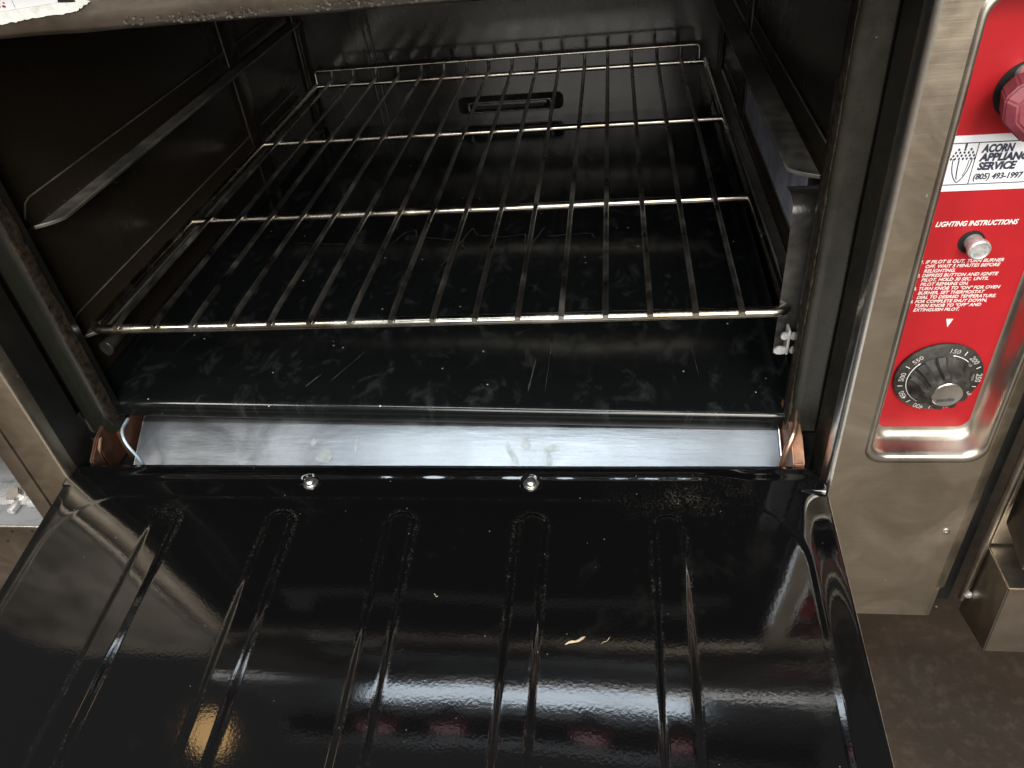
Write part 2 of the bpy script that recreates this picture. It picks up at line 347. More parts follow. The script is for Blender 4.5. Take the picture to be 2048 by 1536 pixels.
# thin scratches and smudge lines on the tray; scalloped ones draw a reflection
def poly_strip(name, pts, w, zoff, mat, parent, hfun=None):
    bm = bmesh.new(); P = [V(p) for p in pts]
    L, R = [], []
    for i, p in enumerate(P):
        t = (P[min(i + 1, len(P) - 1)] - P[max(i - 1, 0)]).normalized(); n = V((-t.y, t.x, 0)).normalized()
        ww = w * (0.35 + 0.65 * abs(noise.noise(V((i * 0.9, w * 900, 1.7)))) * 1.8) * (0.3 if i in (0, len(P) - 1) else 1)
        L.append(bm.verts.new(p + n * ww + V((0, 0, zoff)))); R.append(bm.verts.new(p - n * ww + V((0, 0, zoff))))
    for i in range(len(P) - 1): bm.faces.new((L[i], L[i + 1], R[i + 1], R[i]))
    return link(name, bm, mat, parent)
def on_tray(x, y):
    u = (x + 0.3526) / 0.6984; return tray_pt(u, y)
def add_tray_line(pts, w=0.0012, jit=0.0010):
    out = []
    for a, b in zip(pts[:-1], pts[1:]):
        for k in range(6):
            t = k / 6; x = a[0] + (b[0] - a[0]) * t + random.uniform(-1, 1) * jit; y = a[1] + (b[1] - a[1]) * t + random.uniform(-1, 1) * jit
            out.append(on_tray(x, y))
    out.append(on_tray(*pts[-1]))
    poly_strip('tray_line', out, w, 0.0014, M_TRAYLINE, tr)
add_tray_line([(-0.118, 0.335), (-0.105, 0.365), (-0.092, 0.372), (-0.088, 0.352), (-0.02, 0.335), (-0.018, 0.318)])
add_tray_line([(-0.040, 0.27), (-0.012, 0.372), (-0.002, 0.352), (0.03, 0.345), (0.062, 0.352), (0.066, 0.30), (0.088, 0.372)])
add_tray_line([(0.092, 0.345), (0.118, 0.348), (0.150, 0.352), (0.156, 0.336)])
add_tray_line([(-0.26, 0.34), (-0.20, 0.335), (-0.15, 0.33)], 0.0008)
for a, b, w in (((-0.093, 0.085), (-0.118, 0.03), 0.0009), ((0.113, 0.10), (0.111, 0.018), 0.0005), ((0.098, 0.075), (0.094, 0.02), 0.0018), ((0.112, 0.105), (0.113, 0.082), 0.0016), ((0.262, 0.10), (0.266, 0.045), 0.0005), ((-0.13, 0.045), (-0.142, 0.022), 0.0022)):
    add_tray_line([a, b], w * 0.6, 0.0002)
# --- front posts (porcelain uprights each side of the opening)
def profile_sheet(name, prof, z0, z1, mat, parent, nz=30, wob=0.0, caps=False, smooth=True, auto=50):
    bm = bmesh.new(); rows = []
    for i in range(nz + 1):
        z = z0 + (z1 - z0) * i / nz
        rows.append([V((x + wob * noise.noise(V((x * 30, z * 14, 0))), y + wob * noise.noise(V((x * 30, z * 14, 9))), z)) for x, y in prof])
    sheet(bm, rows)
    return link(name, bm, mat, parent, smooth, auto)
for s in (-1, 1):
    xo, xi = (s * 0.3655, s * 0.3395)
    pr = [(s * 0.3720, 0.010), (s * 0.3720, -0.026), (xo + s * 0.0015, -0.0295), (xo - s * 0.002, -0.0315), (xo - s * 0.0045, -0.0305), (xi + s * 0.010, -0.0300), (xi + s * 0.004, -0.0295), (xi + s * 0.001, -0.0275), (xi, -0.024), (xi, -0.006), (s * 0.3575, 0.0005)]
    p = profile_sheet('front_post', pr, -0.1095, 0.40, M_POST, OV, 30, 0.0004)
    # ragged rusty grime along the inner edge
    bm = bmesh.new(); nz = 190; rows = []
    for i in range(nz + 1):
        z = -0.100 + 0.50 * i / nz
        a = 0.5 + 0.5 * noise.noise(V((s * 3, z * 45, 0))); b = max(0, noise.noise(V((s * 7, z * 130, 2))))
        pm = max(0.0, 0.15 + 1.6 * noise.noise(V((s * 11, z * 16, 4)))); pm = min(1, pm); w = 0.0003 + pm * (0.0030 * a * a + 0.0022 * b); h = 0.0001 + 0.0014 * b * pm
        x0 = xi - s * 0.0004
        rows.append([V((x0 + s * w * 1.5, -0.0296 - h * 0.1, z)), V((x0 + s * w * 0.7, -0.0300 - h, z)), V((x0 - s * 0.0006 * b, -0.0285 - h * 0.5, z)), V((x0 - s * 0.0012 * b - s * 0.0003, -0.024 + 0.002 * a, z)), V((x0 - s * 0.0003, -0.012 - 0.006 * a, z))])
    sheet(bm, rows); link('rusty_edge', bm, M_RUST, p, True)
    box('post_backing', (min(s * 0.3640, s * 0.3995), -0.052, -0.128), (max(s * 0.3640, s * 0.3995), -0.040, 0.40), M_BLACK, OV, 0.0)
# --- stainless left column
pl = [(-0.362, -0.075), (-0.3622, -0.0855), (-0.3632, -0.0885), (-0.3655, -0.090), (-0.3995, -0.090), (-0.4015, -0.0890), (-0.402, -0.086)]
lc = profile_sheet('left_column', pl, -0.33, 0.62, M_STEEL, OV, 40, 0.0002)
box('inner_edge', (-0.3640, -0.075, -0.33), (-0.3615, -0.041, 0.62), M_BLACK, lc, 0)
# --- right column with recessed control panel
cm = bmesh.new()
def L(x, y, z): return cm.verts.new((x, y, z))
hole_o = rrect(0.3885, 0.4850, -0.0925, 0.276, 0.016, 8)   # outline of the raised rim on the plate
rect = [(0.486, 0.62), (0.368, 0.62), (0.368, -0.305), (0.486, -0.305)]
ho_v = [L(x, FY, z) for x, z in hole_o]; rc_v = [L(x, FY, z) for x, z in rect]
n = len(ho_v)
for q in range(4):
    seg = ho_v[q * 9:(q + 1) * 9]
    for k in range(8): cm.faces.new((rc_v[q], seg[k + 1], seg[k]))
    cm.faces.new((rc_v[q], rc_v[(q + 1) % 4], ho_v[((q + 1) * 9) % n], seg[-1]))
link('right_column', cm, M_STEEL, OV)
rcol = [o for o in COL.objects if o.name == 'right_column'][0]
profile_sheet('column_edge', [(0.363, -0.075), (0.3632, -0.0853), (0.3642, -0.0883), (0.3658, -0.0896), (0.368, -0.090)], -0.305, 0.62, M_BRIGHT, rcol, 40, 0.0)  # brighter metal than the plate, paints the highlight along this edge
box('inner_edge', (0.3627, -0.075, -0.30), (0.3652, -0.041, 0.62), M_POST, rcol, 0)
profile_sheet('column_side', [(0.486, -0.090), (0.491, -0.0893), (0.4955, -0.0868), (0.4975, -0.083), (0.4980, -0.075), (0.498, 0.05)], -0.262, 0.62, M_STEEL, rcol, 20, 0.0)
prism('column_foot', [(0.486, -0.090, -0.305), (0.4905, -0.0896, -0.305), (0.4905, -0.0896, -0.262), (0.486, -0.090, -0.262)], (0, 0.0015, 0), M_STEEL, rcol)
lathe('rivet', [(0.0034, 0.0), (0.0033, 0.0006), (0.0022, 0.0012), (0.0010, 0.0011), (0.0009, 0.0002)], (0.4762, -0.090, -0.1786), (0, -1, 0), M_BRIGHT, rcol, 20)
bz = bmesh.new(); rings = []
for off, y in ((0.0, -0.0900), (0.0010, -0.0912), (0.0024, -0.0920), (0.0040, -0.0916), (0.0052, -0.0900), (0.0058, -0.086), (0.0066, -0.0765), (0.0078, -0.0715), (0.0105, -0.0686), (0.0135, -0.0680)):
    rings.append([bz.verts.new((x, y, z)) for x, z in rrect(0.3885 + off, 0.4850 - off * 0.92, -0.0925 + off * 1.76, 0.276 - off, 0.016 - off * 0.25, 8)])
for i in range(len(rings) - 1):
    for k in range(n): bz.faces.new((rings[i][k], rings[i][(k + 1) % n], rings[i + 1][(k + 1) % n], rings[i + 1][k]))
link('panel_bezel', bz, M_BEZEL, rcol, True)
# red control panel
PY = -0.0684
rp = prism('control_panel', [(x, PY, z) for x, z in rrect(0.396, 0.4738, -0.0710, 0.2640, 0.0095, 6)], (0, 0.002, 0), M_RED, OV)
def ptext(name, body, size, x, z, mat, par, **kw):
    return text(name, body, size, (x, PY - 0.0003, z), (1, 0, 0), (0, 0, 1), mat, par, **kw)
ptext('heading_text', 'LIGHTING INSTRUCTIONS', 0.0052, 0.4050, 0.1165, M_WHITEINK, rp, width=0.0535, shear=0.25, bold=0.00016)
LN = ['1. IF PILOT IS OUT, TURN BURNER', '    OFF, WAIT 5 MINUTES BEFORE', '    RELIGHTING.', '2. DEPRESS BUTTON AND IGNITE', "    PILOT, HOLD 30 SEC. UNTIL", '    PILOT REMAINS ON.', '3. TURN KNOB TO "ON" FOR OVEN', '    BURNER, SET THERMOSTAT', '    DIAL TO DESIRED TEMPERATURE.', '4. FOR COMPLETE SHUT DOWN,', '    TURN KNOB TO "OFF" AND', '    EXTINGUISH PILOT.']
it = ptext('instruction_text', '\n'.join(LN), 0.00375, 0.4015, 0.0872, M_WHITEINK, rp, width=0.0600, shear=0.25, bold=0.00006, linesp=1.0)
bm = bmesh.new(); add_prism(bm, [(0.4312, PY - 0.0004, 0.0385), (0.4362, PY - 0.0004, 0.0385), (0.4337, PY - 0.0004, 0.0310)], (0, 0.0002, 0)); link('pointer_mark', bm, M_WHITEINK, rp)
# pilot button
lathe('button_hole', [(0.0088, 0.0), (0.0086, 0.0006), (0.0076, 0.0007), (0.0074, 0.0002)], (0.4322, PY - 0.0001, 0.1035), (0, -1, 0), M_HOLE, rp, 32)
lathe('pilot_button', [(0.0062, 0.0), (0.0062, 0.0085), (0.0072, 0.0088), (0.0075, 0.0100), (0.0073, 0.0125), (0.0062, 0.0135), (0.0056, 0.0128), (0.0010, 0.0126)], (0.4335, PY, 0.1035), (0, -1, 0), M_GALV, rp, 32)
# service sticker
sp = prism('service_sticker', [(0.3975, PY - 0.0006, 0.1430), (0.4640, PY - 0.0006, 0.1430), (0.4640, PY - 0.0006, 0.1815), (0.3975, PY - 0.0006, 0.1815)], (0, 0.0004, 0), M_PAPER, rp)
LY = PY - 0.0009
bm = bmesh.new()
for a, b in (((0.3978, 0.1475), (0.4638, 0.1481)), ((0.3978, 0.1762), (0.4638, 0.1768)), ((0.4181, 0.1481), (0.4186, 0.1762))):
    add_prism(bm, [(a[0], LY, a[1]), (b[0], LY, a[1]), (b[0], LY, b[1]), (a[0], LY, b[1])], (0, 0.0002, 0))
link('sticker_rules', bm, M_DARKINK, sp)
def ink_line(bm, pts, w):
    for i in range(len(pts) - 1):
        a = V((pts[i][0], 0, pts[i][1])); b = V((pts[i + 1][0], 0, pts[i + 1][1])); t = (b - a)
        if t.length < 1e-7: continue
        nn = V((-t.z, 0, t.x)).normalized() * w; e = t.normalized() * w * 0.3
        add_prism(bm, [tuple(p + V((0, LY, 0))) for p in (a - nn - e, b - nn + e, b + nn + e, a + nn - e)], (0, 0.0002, 0))
bm = bmesh.new(); ax0, az0 = 0.4108, 0.1620
ink_line(bm, [(ax0, az0 + 0.0142), (ax0, az0 + 0.0112)], 0.0006)
for sx in (-1, 1):
    body_ = [(ax0 + sx * 0.0058 * (1 - t ** 2.2) ** 0.8, az0 + 0.004 - 0.0168 * t) for t in [i / 14 for i in range(15)]]
    ink_line(bm, body_, 0.00028)
    kx = 0.35 if sx < 0 else 0.72; ink_line(bm, [(ax0 + (p[0] - ax0) * kx, p[1]) for p in body_[1:(13 if sx < 0 else 11)]], 0.00034 if sx < 0 else 0.00018)
for r_ in range(4):
    zc = az0 + 0.0102 - r_ * 0.0021; hw = 0.0026 + 0.0021 * (r_ + 0.4) ** 0.65; cnt = 3 + r_
    for c_ in range(cnt + (1 if r_ else 0)):
        xc = ax0 - hw + 2 * hw * c_ / (cnt - 1 + (1 if r_ else 0)); d = 0.00100
        add_prism(bm, [(xc - d * 0.75, LY, zc), (xc, LY, zc - d * 1.15), (xc + d * 0.75, LY, zc), (xc, LY, zc + d * 1.15)], (0, 0.0002, 0))
link('acorn_emblem', bm, M_DARKINK, sp)
for i, (t_, z_, w_) in enumerate((('ACORN', 0.1698, 0.0195), ('APPLIANCE', 0.1638, 0.0335), ('SERVICE', 0.1577, 0.0235))):
    text('sticker_text', t_, 0.0072, (0.4215, LY, z_), (1, 0, 0), (0, 0, 1), M_DARKINK, sp, width=w_, bold=0.00034, shear=0.12)
text('sticker_text', '(805) 493-1997', 0.0058, (0.4203, LY, 0.1510), (1, 0, 0), (0, 0, 1), M_DARKINK, sp, width=0.0305, bold=0.00016, shear=0.12)
# gas valve opening with a maroon lever knob
HC = (0.4368, PY - 0.0001, 0.2085)
lathe('valve_opening', [(0.0185, 0.0), (0.0183, 0.0005), (0.0170, 0.0006)], HC, (0, -1, 0), M_HOLE, rp, 40)
kn = lathe('valve_knob', [(0.0060, 0.0), (0.0060, 0.012), (0.010, 0.013), (0.012, 0.016), (0.012, 0.020)], (0.4360, PY, 0.2080), (0, -1, 0), M_VALVE, rp, 48)
bm = bmesh.new(); fa = [(0.4115, 0.2146), (0.4140, 0.2005), (0.4275, 0.1880), (0.4480, 0.1860), (0.4580, 0.2000), (0.4580, 0.2200), (0.4450, 0.2290), (0.4175, 0.2225)]
ra = [bm.verts.new((x + 0.004, PY - 0.014, z + 0.001)) for x, z in fa]; rb = [bm.verts.new((x, PY - 0.0316, z)) for x, z in fa]; rc = [bm.verts.new((0.434 + (x - 0.434) * 0.72, PY - 0.037, 0.2065 + (z - 0.2065) * 0.72)) for x, z in fa]
bm.faces.new(ra[::-1]); bm.faces.new(rc)
for A, B in ((ra, rb), (rb, rc)):
    for k in range(8): bm.faces.new((A[k], A[(k + 1) % 8], B[(k + 1) % 8], B[k]))
bmesh.ops.bevel(bm, geom=list(bm.edges), offset=0.0012, segments=2, affect='EDGES'); link('knob_grip', bm, M_VALVE, kn, True, 30)
lathe('valve_stem', [(0.0058, 0.0), (0.0058, 0.013), (0.0040, 0.014)], (0.4330, PY, 0.2190), (0, -1, 0), M_GALV, rp, 20)
# thermostat dial
DC = V((0.4369, PY, -0.0155))
dial = lathe('thermostat_dial', [(0.026, 0.0), (0.0315, 0.0010), (0.0328, 0.0022), (0.0327, 0.0036), (0.0310, 0.0048), (0.0200, 0.0070), (0.019, 0.0072)], DC, (0, -1, 0), M_BAKE, OV, 64)
def grip_mod(a, r, h):
    c = math.cos(9 * a); return 1 + (0.085 * max(-1, min(1, c * 2.2))) if 0.0075 < h < 0.0245 and r > 0.012 else 1
lathe('dial_grip', [(0.0225, 0.0066), (0.0218, 0.0085), (0.0190, 0.0110), (0.0172, 0.0140), (0.0165, 0.0190), (0.0162, 0.0225), (0.0148, 0.0243), (0.0116, 0.0250), (0.0114, 0.0240)], DC, (0, -1, 0), M_BAKE, dial, 108, grip_mod, 35)
cap = lathe('dial_cap', [(0.0114, 0.0240), (0.0114, 0.0254), (0.0107, 0.0261), (0.006, 0.0257), (0.001, 0.0256)], DC, (0, -1, 0), M_BRIGHT, dial, 40)
text('cap_script', 'Robertshaw', 0.0034, DC + V((-0.0068, -0.0264, -0.0066)), (1, 0, 0.12), (-0.12, 0, 1), M_DARKINK, dial, width=0.0130, shear=0.35, bold=0.00004)
def on_dial(rad, ang, h):  # angle clockwise from up
    return DC + V((rad * math.sin(ang), -h, rad * math.cos(ang)))
dm = bmesh.new()
def dtext(body, size, rad, deg, bold=0.0001):
    a = math.radians(deg); me = text_geo(body, size, align='CENTER', bold=bold, depth=0.00008)
    X = V((math.cos(a), 0, -math.sin(a))); Y = V((math.sin(a), -0.08, math.cos(a))).normalized(); o = on_dial(rad, a, 0.0062 + (0.030 - rad) * 0.15)
    tmp = bmesh.new(); tmp.from_mesh(me)
    for v in tmp.verts: v.co = o + X * v.co.x + Y * v.co.y
    m2 = bpy.data.meshes.new('tmp'); tmp.to_mesh(m2); tmp.free(); dm.from_mesh(m2); bpy.data.meshes.remove(m2); bpy.data.meshes.remove(me)
for i, tx in enumerate(('150', '200', '250', '300', '350', '400', '450', '500', '550')):
    dtext(tx, 0.0058, 0.0266, 10 + i * 38.1)
    if i < 8:
        a = math.radians(10 + 19 + i * 38.1); w = V((math.cos(a), 0, -math.sin(a))) * 0.0003
        p, q = on_dial(0.0270, a, 0.0063), on_dial(0.0305, a, 0.0056); add_prism(dm, [p - w, q - w, q + w, p + w], (0, -0.0001, 0))
dtext('LO', 0.0026, 0.0232, 52, 0); dtext('BROIL', 0.0024, 0.0232, 84, 0)
def arc(d0, d1, rad, w):
    k = 20; prev = None
    for i in range(k + 1):
        a = math.radians(d0 + (d1 - d0) * i / k); p, q = on_dial(rad - w, a, 0.0071), on_dial(rad + w, a, 0.0069)
        if prev: add_prism(dm, [prev[0], prev[1], q, p], (0, -0.0001, 0))
        prev = (p, q)
arc(14, 44, 0.0246, 0.00022); arc(210, 310, 0.0246, 0.00022)
for d_ in (14, 310):
    a = math.radians(d_); c_ = on_dial(0.0246, a, 0.0071); t_ = V((math.cos(a), 0, -math.sin(a))) * (-1 if d_ == 14 else 1); r_ = V((math.sin(a), 0, math.cos(a)))
    add_prism(dm, [c_ + t_ * 0.0020, c_ + r_ * 0.0009, c_ - r_ * 0.0009], (0, -0.0001, 0))
link('dial_numbers', dm, M_WHITEINK, dial)

# --- top rail of the opening, valve panel and burner knobs (seen mostly as reflections in the door)
bm = bmesh.new(); rows = []
pr = [(-0.060, 0.300), (-0.070, 0.2905), (-0.080, 0.2868), (-0.088, 0.2878), (-0.0925, 0.2920), (-0.0935, 0.300), (-0.0935, 0.335)]
for y, z in pr: rows.append([V((-0.3655 + 0.731 * i / 60, y + 0.0006 * noise.noise(V((i * 0.5, z * 30, 0))), z + 0.0006 * noise.noise(V((i * 0.4, 1, y * 30))))) for i in range(61)])
sheet(bm, rows); rail = link('top_rail', bm, M_RAIL, OV, True)
# flaky grime on the rail
for i in range(150):
    x = random.uniform(-0.12, 0.11); z = 0.2905 + abs(random.gauss(0, 0.0030)); r_ = random.uniform(0.0002, 0.0008)
    bm = bmesh.new(); pts = [(x + r_ * 1.6 * math.cos(a) * random.uniform(0.6, 1.2), -0.0938, z + r_ * math.sin(a) * random.uniform(0.6, 1.2)) for a in [k * math.pi / 4 for k in range(8)]]
    add_prism(bm, pts, (0, 0.0006, 0))
    if i == 0: grime = bm
    else:
        me_ = bpy.data.meshes.new('t'); bm.to_mesh(me_); bm.free(); grime.from_mesh(me_); bpy.data.meshes.remove(me_)
link('rail_grime', grime, plain('flaky_residue', (0.075, 0.068, 0.06), 0.85, 0, 0.5, 200, 0.5), rail)['kind'] = 'stuff'
# torn white sticker
ST = [(-0.2250, 0.2955), (-0.2020, 0.2974), (-0.1900, 0.2985), (-0.1800, 0.2994), (-0.1650, 0.3003), (-0.1480, 0.3012), (-0.1430, 0.3032), (-0.1352, 0.3062), (-0.150, 0.3125), (-0.250, 0.3125), (-0.250, 0.2935)]
edge = []
for i in range(len(ST) - 1):
    a, b = ST[i], ST[i + 1]; k = 6 if i < 7 else 1
    for j in range(k):
        t = j / k; edge.append((a[0] + (b[0] - a[0]) * t, -0.0940 - (0.0006 if i < 7 else 0), a[1] + (b[1] - a[1]) * t + (random.uniform(-0.0005, 0.0005) if k > 1 else 0)))
edge.append((ST[-1][0], -0.0940, ST[-1][1]))
stk = prism('torn_sticker', edge, (0, -0.0008, 0), M_TORN, rail)
bm = bmesh.new(); add_prism(bm, [(-0.250, -0.0952, 0.3010), (-0.1980, -0.0952, 0.3040), (-0.1450, -0.0952, 0.3068), (-0.1450, -0.0952, 0.3125), (-0.250, -0.0952, 0.3125)], (0, 0.0003, 0)); link('sticker_print', bm, M_HOLE, stk)
bm = bmesh.new(); add_prism(bm, [(-0.250, -0.0956, 0.3020), (-0.1860, -0.0956, 0.3056), (-0.1860, -0.0956, 0.3125), (-0.250, -0.0956, 0.3125)], (0, 0.0003, 0)); add_prism(bm, [(-0.1856, -0.0956, 0.3056), (-0.1560, -0.0956, 0.3074), (-0.1560, -0.0956, 0.3125), (-0.1856, -0.0956, 0.3125)], (0, 0.0003, 0)); link('sticker_print', bm, M_PAPER, stk)
bm = bmesh.new()
for i in range(14):
    x = random.uniform(-0.210, -0.189); z = 0.3060 + (x + 0.205) * 0.08 + random.uniform(0, 0.005); r_ = random.uniform(0.0004, 0.0011)
    add_prism(bm, [(x + r_ * math.cos(k * 1.05), -0.0959, z + r_ * math.sin(k * 1.05) * random.uniform(0.5, 1.2)) for k in range(6)], (0, 0.0002, 0))
link('sticker_print', bm, M_STAIN, stk)
# stainless bullnose and dark valve panel above, with maroon knobs
bm = bmesh.new(); rows = []
for y, z in ((-0.0935, 0.3355), (-0.120, 0.336), (-0.133, 0.339), (-0.138, 0.346), (-0.139, 0.352), (-0.139, 0.375), (-0.139, 0.400), (-0.139, 0.425), (-0.139, 0.446), (-0.138, 0.456), (-0.131, 0.463), (-0.119, 0.466)):
    rows.append([V((-0.402 + 0.90 * i / 40, y + 0.0008 * noise.noise(V((i * 0.33, z * 9, 5))), z)) for i in range(41)])
sheet(bm, rows); link('front_nosing', bm, M_NOSE, OV, True)
box('valve_panel', (-0.402, -0.120, 0.467), (0.498, -0.080, 0.64), M_BLACK, OV, 0.002)
box('cooktop_edge', (-0.402, -0.150, 0.642), (0.498, 0.10, 0.70), M_BLACK, OV, 0.006)
k0 = None
for x in (-0.214, -0.097, 0.143, 0.279):
    bk = lathe('burner_knob', [(0.012, 0.0), (0.012, 0.012), (0.030, 0.014), (0.032, 0.020), (0.030, 0.034), (0.026, 0.038), (0.004, 0.039)], (0, 0, 0), (0, -1, 0), M_MAROON, OV, 40, lambda a, r, h: 1.0 if h < 0.013 else 1 + 0.05 * math.cos(7 * a)) if k0 is None else k0.copy()
    if k0 is not None: COL.objects.link(bk)
    k0 = bk; bk.location = (x, -0.1205, 0.545)
# --- rack slides
def slide(x, s, y0, z, wid, web, shelf=None):
    # L section: web on the wall (x), shelf reaching into the cavity by wid
    bm = bmesh.new(); rows = []
    ys = [0, 0.004, 0.010, 0.018, 0.03] + [0.03 + 0.70 * i / 20 for i in range(1, 21)]
    for k, yy in enumerate(ys):
        t = min(1, yy / 0.022); w = wid * (0.25 + 0.75 * math.sin(t * math.pi / 2)); hw = web * (0.35 + 0.65 * min(1, yy / 0.012)); cv = 0.0025
        y = y0 + yy - (0.0)
        rows.append([V((x, y, z + hw)), V((x + s * 0.002, y, z + hw)), V((x + s * 0.003, y, z + cv)), V((x + s * 0.0045, y, z + 0.0006)), V((x + s * 0.008, y, z)), V((x + s * (w - 0.003), y, z)), V((x + s * w, y, z + 0.0014)), V((x + s * (w + 0.001), y, z + 0.0008)), V((x + s * w, y, z - 0.0022)), V((x + s * 0.006, y, z - 0.0020)), V((x, y, z - 0.002))])
    sheet(bm, [r[:5] for r in rows]); sl = link('rack_slide', bm, M_WALL, OV, True, 60)
    tube('slide_rim', [r[1] for r in rows], 0.0009, M_SHELF, sl, 0, 6)
    bm = bmesh.new(); sheet(bm, [r[4:] for r in rows]); link('slide_shelf', bm, shelf or M_SLIDE, sl, True, 60)
slide(-0.3598, 1, 0.018, 0.1040, 0.028, 0.022, M_SHELF)
slide(0.3628, -1, 0.050, 0.1040, 0.033, 0.020, M_SHELF)
slide(-0.3598, 1, 0.004, -0.0120, 0.026, 0.018, M_SHELF)
slide(0.3628, -1, 0.006, -0.0140, 0.026, 0.016, M_SHELF)
# hanging tabs below the lower slides
tb = bmesh.new(); add_lathe(tb, [(0.0075, 0.0), (0.0075, 0.030), (0.005, 0.034)], (-0.338, 0.012, -0.031), (0, 1, 0.0), 20); link('slide_pin', tb, M_SLIDE, OV, True, 40)
bm = bmesh.new(); pts = [(-0.3395, 0.0112, -0.0235)] + [(-0.3395 + 0.0085 * math.sin(a), 0.0112, -0.0315 + 0.0085 * math.cos(a)) for a in [math.pi * k / 10 for k in range(0, 11)]]
add_prism(bm, pts, (0, 0.0009, 0)); link('pin_face', bm, M_BRIGHT, OV)
rt = bmesh.new(); add_box(rt, (0.3338, -0.006, -0.040), (0.3362, 0.006, -0.014), 0.0008)
for (dx, dz, rx, rz) in ((-0.0055, -0.036, 0.0060, 0.0040), (0.0065, -0.036, 0.0042, 0.0038), (-0.0035, -0.0205, 0.0034, 0.0036), (0.0040, -0.0205, 0.0032, 0.0036)):  # outer lobes model the tab's mirror image in the side wall
    pts = [(0.335 + dx + rx * math.cos(a), -0.0050, dz + rz * math.sin(a)) for a in [2 * math.pi * k / 20 for k in range(20)]]; add_prism(rt, pts, (0, 0.0022, 0))
link('slide_latch', rt, M_GALV, OV, True, 35)
# upright bracket and blue speckled inner panel on the right
bm = bmesh.new(); rows = []
for y, z in ((0.045, 0.0990), (0.030, 0.1015), (0.020, 0.1010), (0.013, 0.0970), (0.0105, 0.0900), (0.010, 0.080), (0.010, 0.03), (0.0100, -0.05)):
    rows.append([V((x, y + (0.002 if x > 0.352 else 0), z)) for x in (0.3265, 0.3280, 0.340, 0.3505, 0.3545)])
sheet(bm, rows); link('upright_bracket', bm, M_SLIDE, OV, True, 60)
prism('speckled_panel', [(0.3615, 0.12, -0.070), (0.3615, 0.50, -0.070), (0.3615, 0.50, 0.10), (0.3615, 0.12, 0.10)], (0.001, 0, 0), M_BLUE, OV)
# --- baffle under the tray
bm = bmesh.new(); rows = []
for y, z in ((0.02, -0.1140), (0.0, -0.1220), (-0.012, -0.1286), (-0.024, -0.1358), (-0.046, -0.1492), (-0.050, -0.1516)):
    rows.append([V((-0.3270 + 0.6645 * i / 60, y, z + (0.006 - 0.008 * i / 60) * 0.5 + 0.0004 * noise.noise(V((i * 0.35, y * 40, 1))))) for i in range(61)])
sheet(bm, rows); bf = link('baffle_plate', bm, M_BAFF, OV, True)
for x, s in ((-0.3275, -1), (0.3378, 1)):
    tube('baffle_edge', [(x, 0.01, -0.1150), (x, -0.015, -0.1295), (x, -0.030, -0.1385), (x, -0.049, -0.1500)], 0.0014, M_BRIGHT, bf, 0.01, 8)
def stain(cx, cy, rx, ry, sd, lean=0.0):
    bm = bmesh.new(); pts = []
    for k in range(40):
        a = 2 * math.pi * k / 40; rr = 1 + 0.55 * noise.noise(V((math.cos(a) * 1.3, math.sin(a) * 1.3, sd))) + 0.18 * noise.noise(V((math.cos(a) * 5, math.sin(a) * 5, sd)))
        y = cy + ry * rr * math.sin(a); x = cx + rx * rr * math.cos(a) + lean * (y - cy)
        pts.append((x, y, -0.1286 + (y + 0.012) * 0.606 + (0.006 - 0.008 * (x + 0.327) / 0.6645) * 0.5 + 0.0006))
    vs = [bm.verts.new(p) for p in pts]; c = bm.verts.new([sum(p[i] for p in pts) / 40 for i in range(3)])
    for k in range(40): bm.faces.new((vs[k], vs[(k + 1) % 40], c))
    link('water_stain', bm, M_STN, bf)
M_STN = plain('stained_steel', (0.235, 0.25, 0.25), 0.46, 1.0, 0.2, 120, 0.05)
stain(-0.116, -0.034, 0.0085, 0.0065, 1.0); stain(-0.130, -0.022, 0.003, 0.003, 2.2); stain(-0.084, -0.024, 0.0022, 0.007, 3.1)
stain(0.078, -0.032, 0.0035, 0.010, 4.4, -0.5); stain(0.092, -0.022, 0.005, 0.005, 5.0); stain(0.118, -0.026, 0.009, 0.003, 6.2, 0.4); stain(0.116, -0.036, 0.003, 0.007, 7.7)
# --- hinge arms and pilot tubes in the side gaps
def hinge(name, s, x):
    bm = bmesh.new()
    poly = [(x, -0.020, -0.098), (x, -0.045, -0.104), (x, -0.066, -0.118), (x, -0.066, -0.150), (x, -0.01, -0.150), (x, 0.02, -0.11)]
    add_prism(bm, poly, (s * (0.004 if x < 0 else 0.010), 0, 0)); bmesh.ops.bevel(bm, geom=list(bm.edges), offset=0.0012, segments=2, affect='EDGES'); link(name, bm, M_COPPER, OV, True, 35)
hinge('hinge_arm', 1, -0.354); hinge('hinge_arm', 1, 0.3405); COL.objects[-1].data.materials[0] = plain('worn_hinge_metal', (0.26, 0.13, 0.075), 0.5, 0.3, 0.6, 70, 0.5)
box('hinge_bracket', (-0.343, -0.028, -0.150), (-0.336, 0.02, -0.112), M_COPPER, OV, 0.002)
tube('pilot_tube', [(-0.3270, -0.020, -0.100), (-0.3235, -0.040, -0.0985), (-0.3150, -0.052, -0.106), (-0.3060, -0.055, -0.122), (-0.303, -0.056, -0.15)], 0.0016, plain('blue_wire', (0.42, 0.54, 0.62), 0.35, 0.4, 0.3, 120, 0.1), OV, 0.012)
tube('pilot_tube', [(0.349, -0.022, -0.102), (0.3425, -0.045, -0.0985), (0.3370, -0.052, -0.110), (0.3330, -0.055, -0.128), (0.332, -0.056, -0.15)], 0.0028, M_TUBE, OV, 0.012)
box('lower_body', (-0.3995, -0.035, -0.33), (0.498, 0.80, -0.155), M_BLACK, OV, 0)
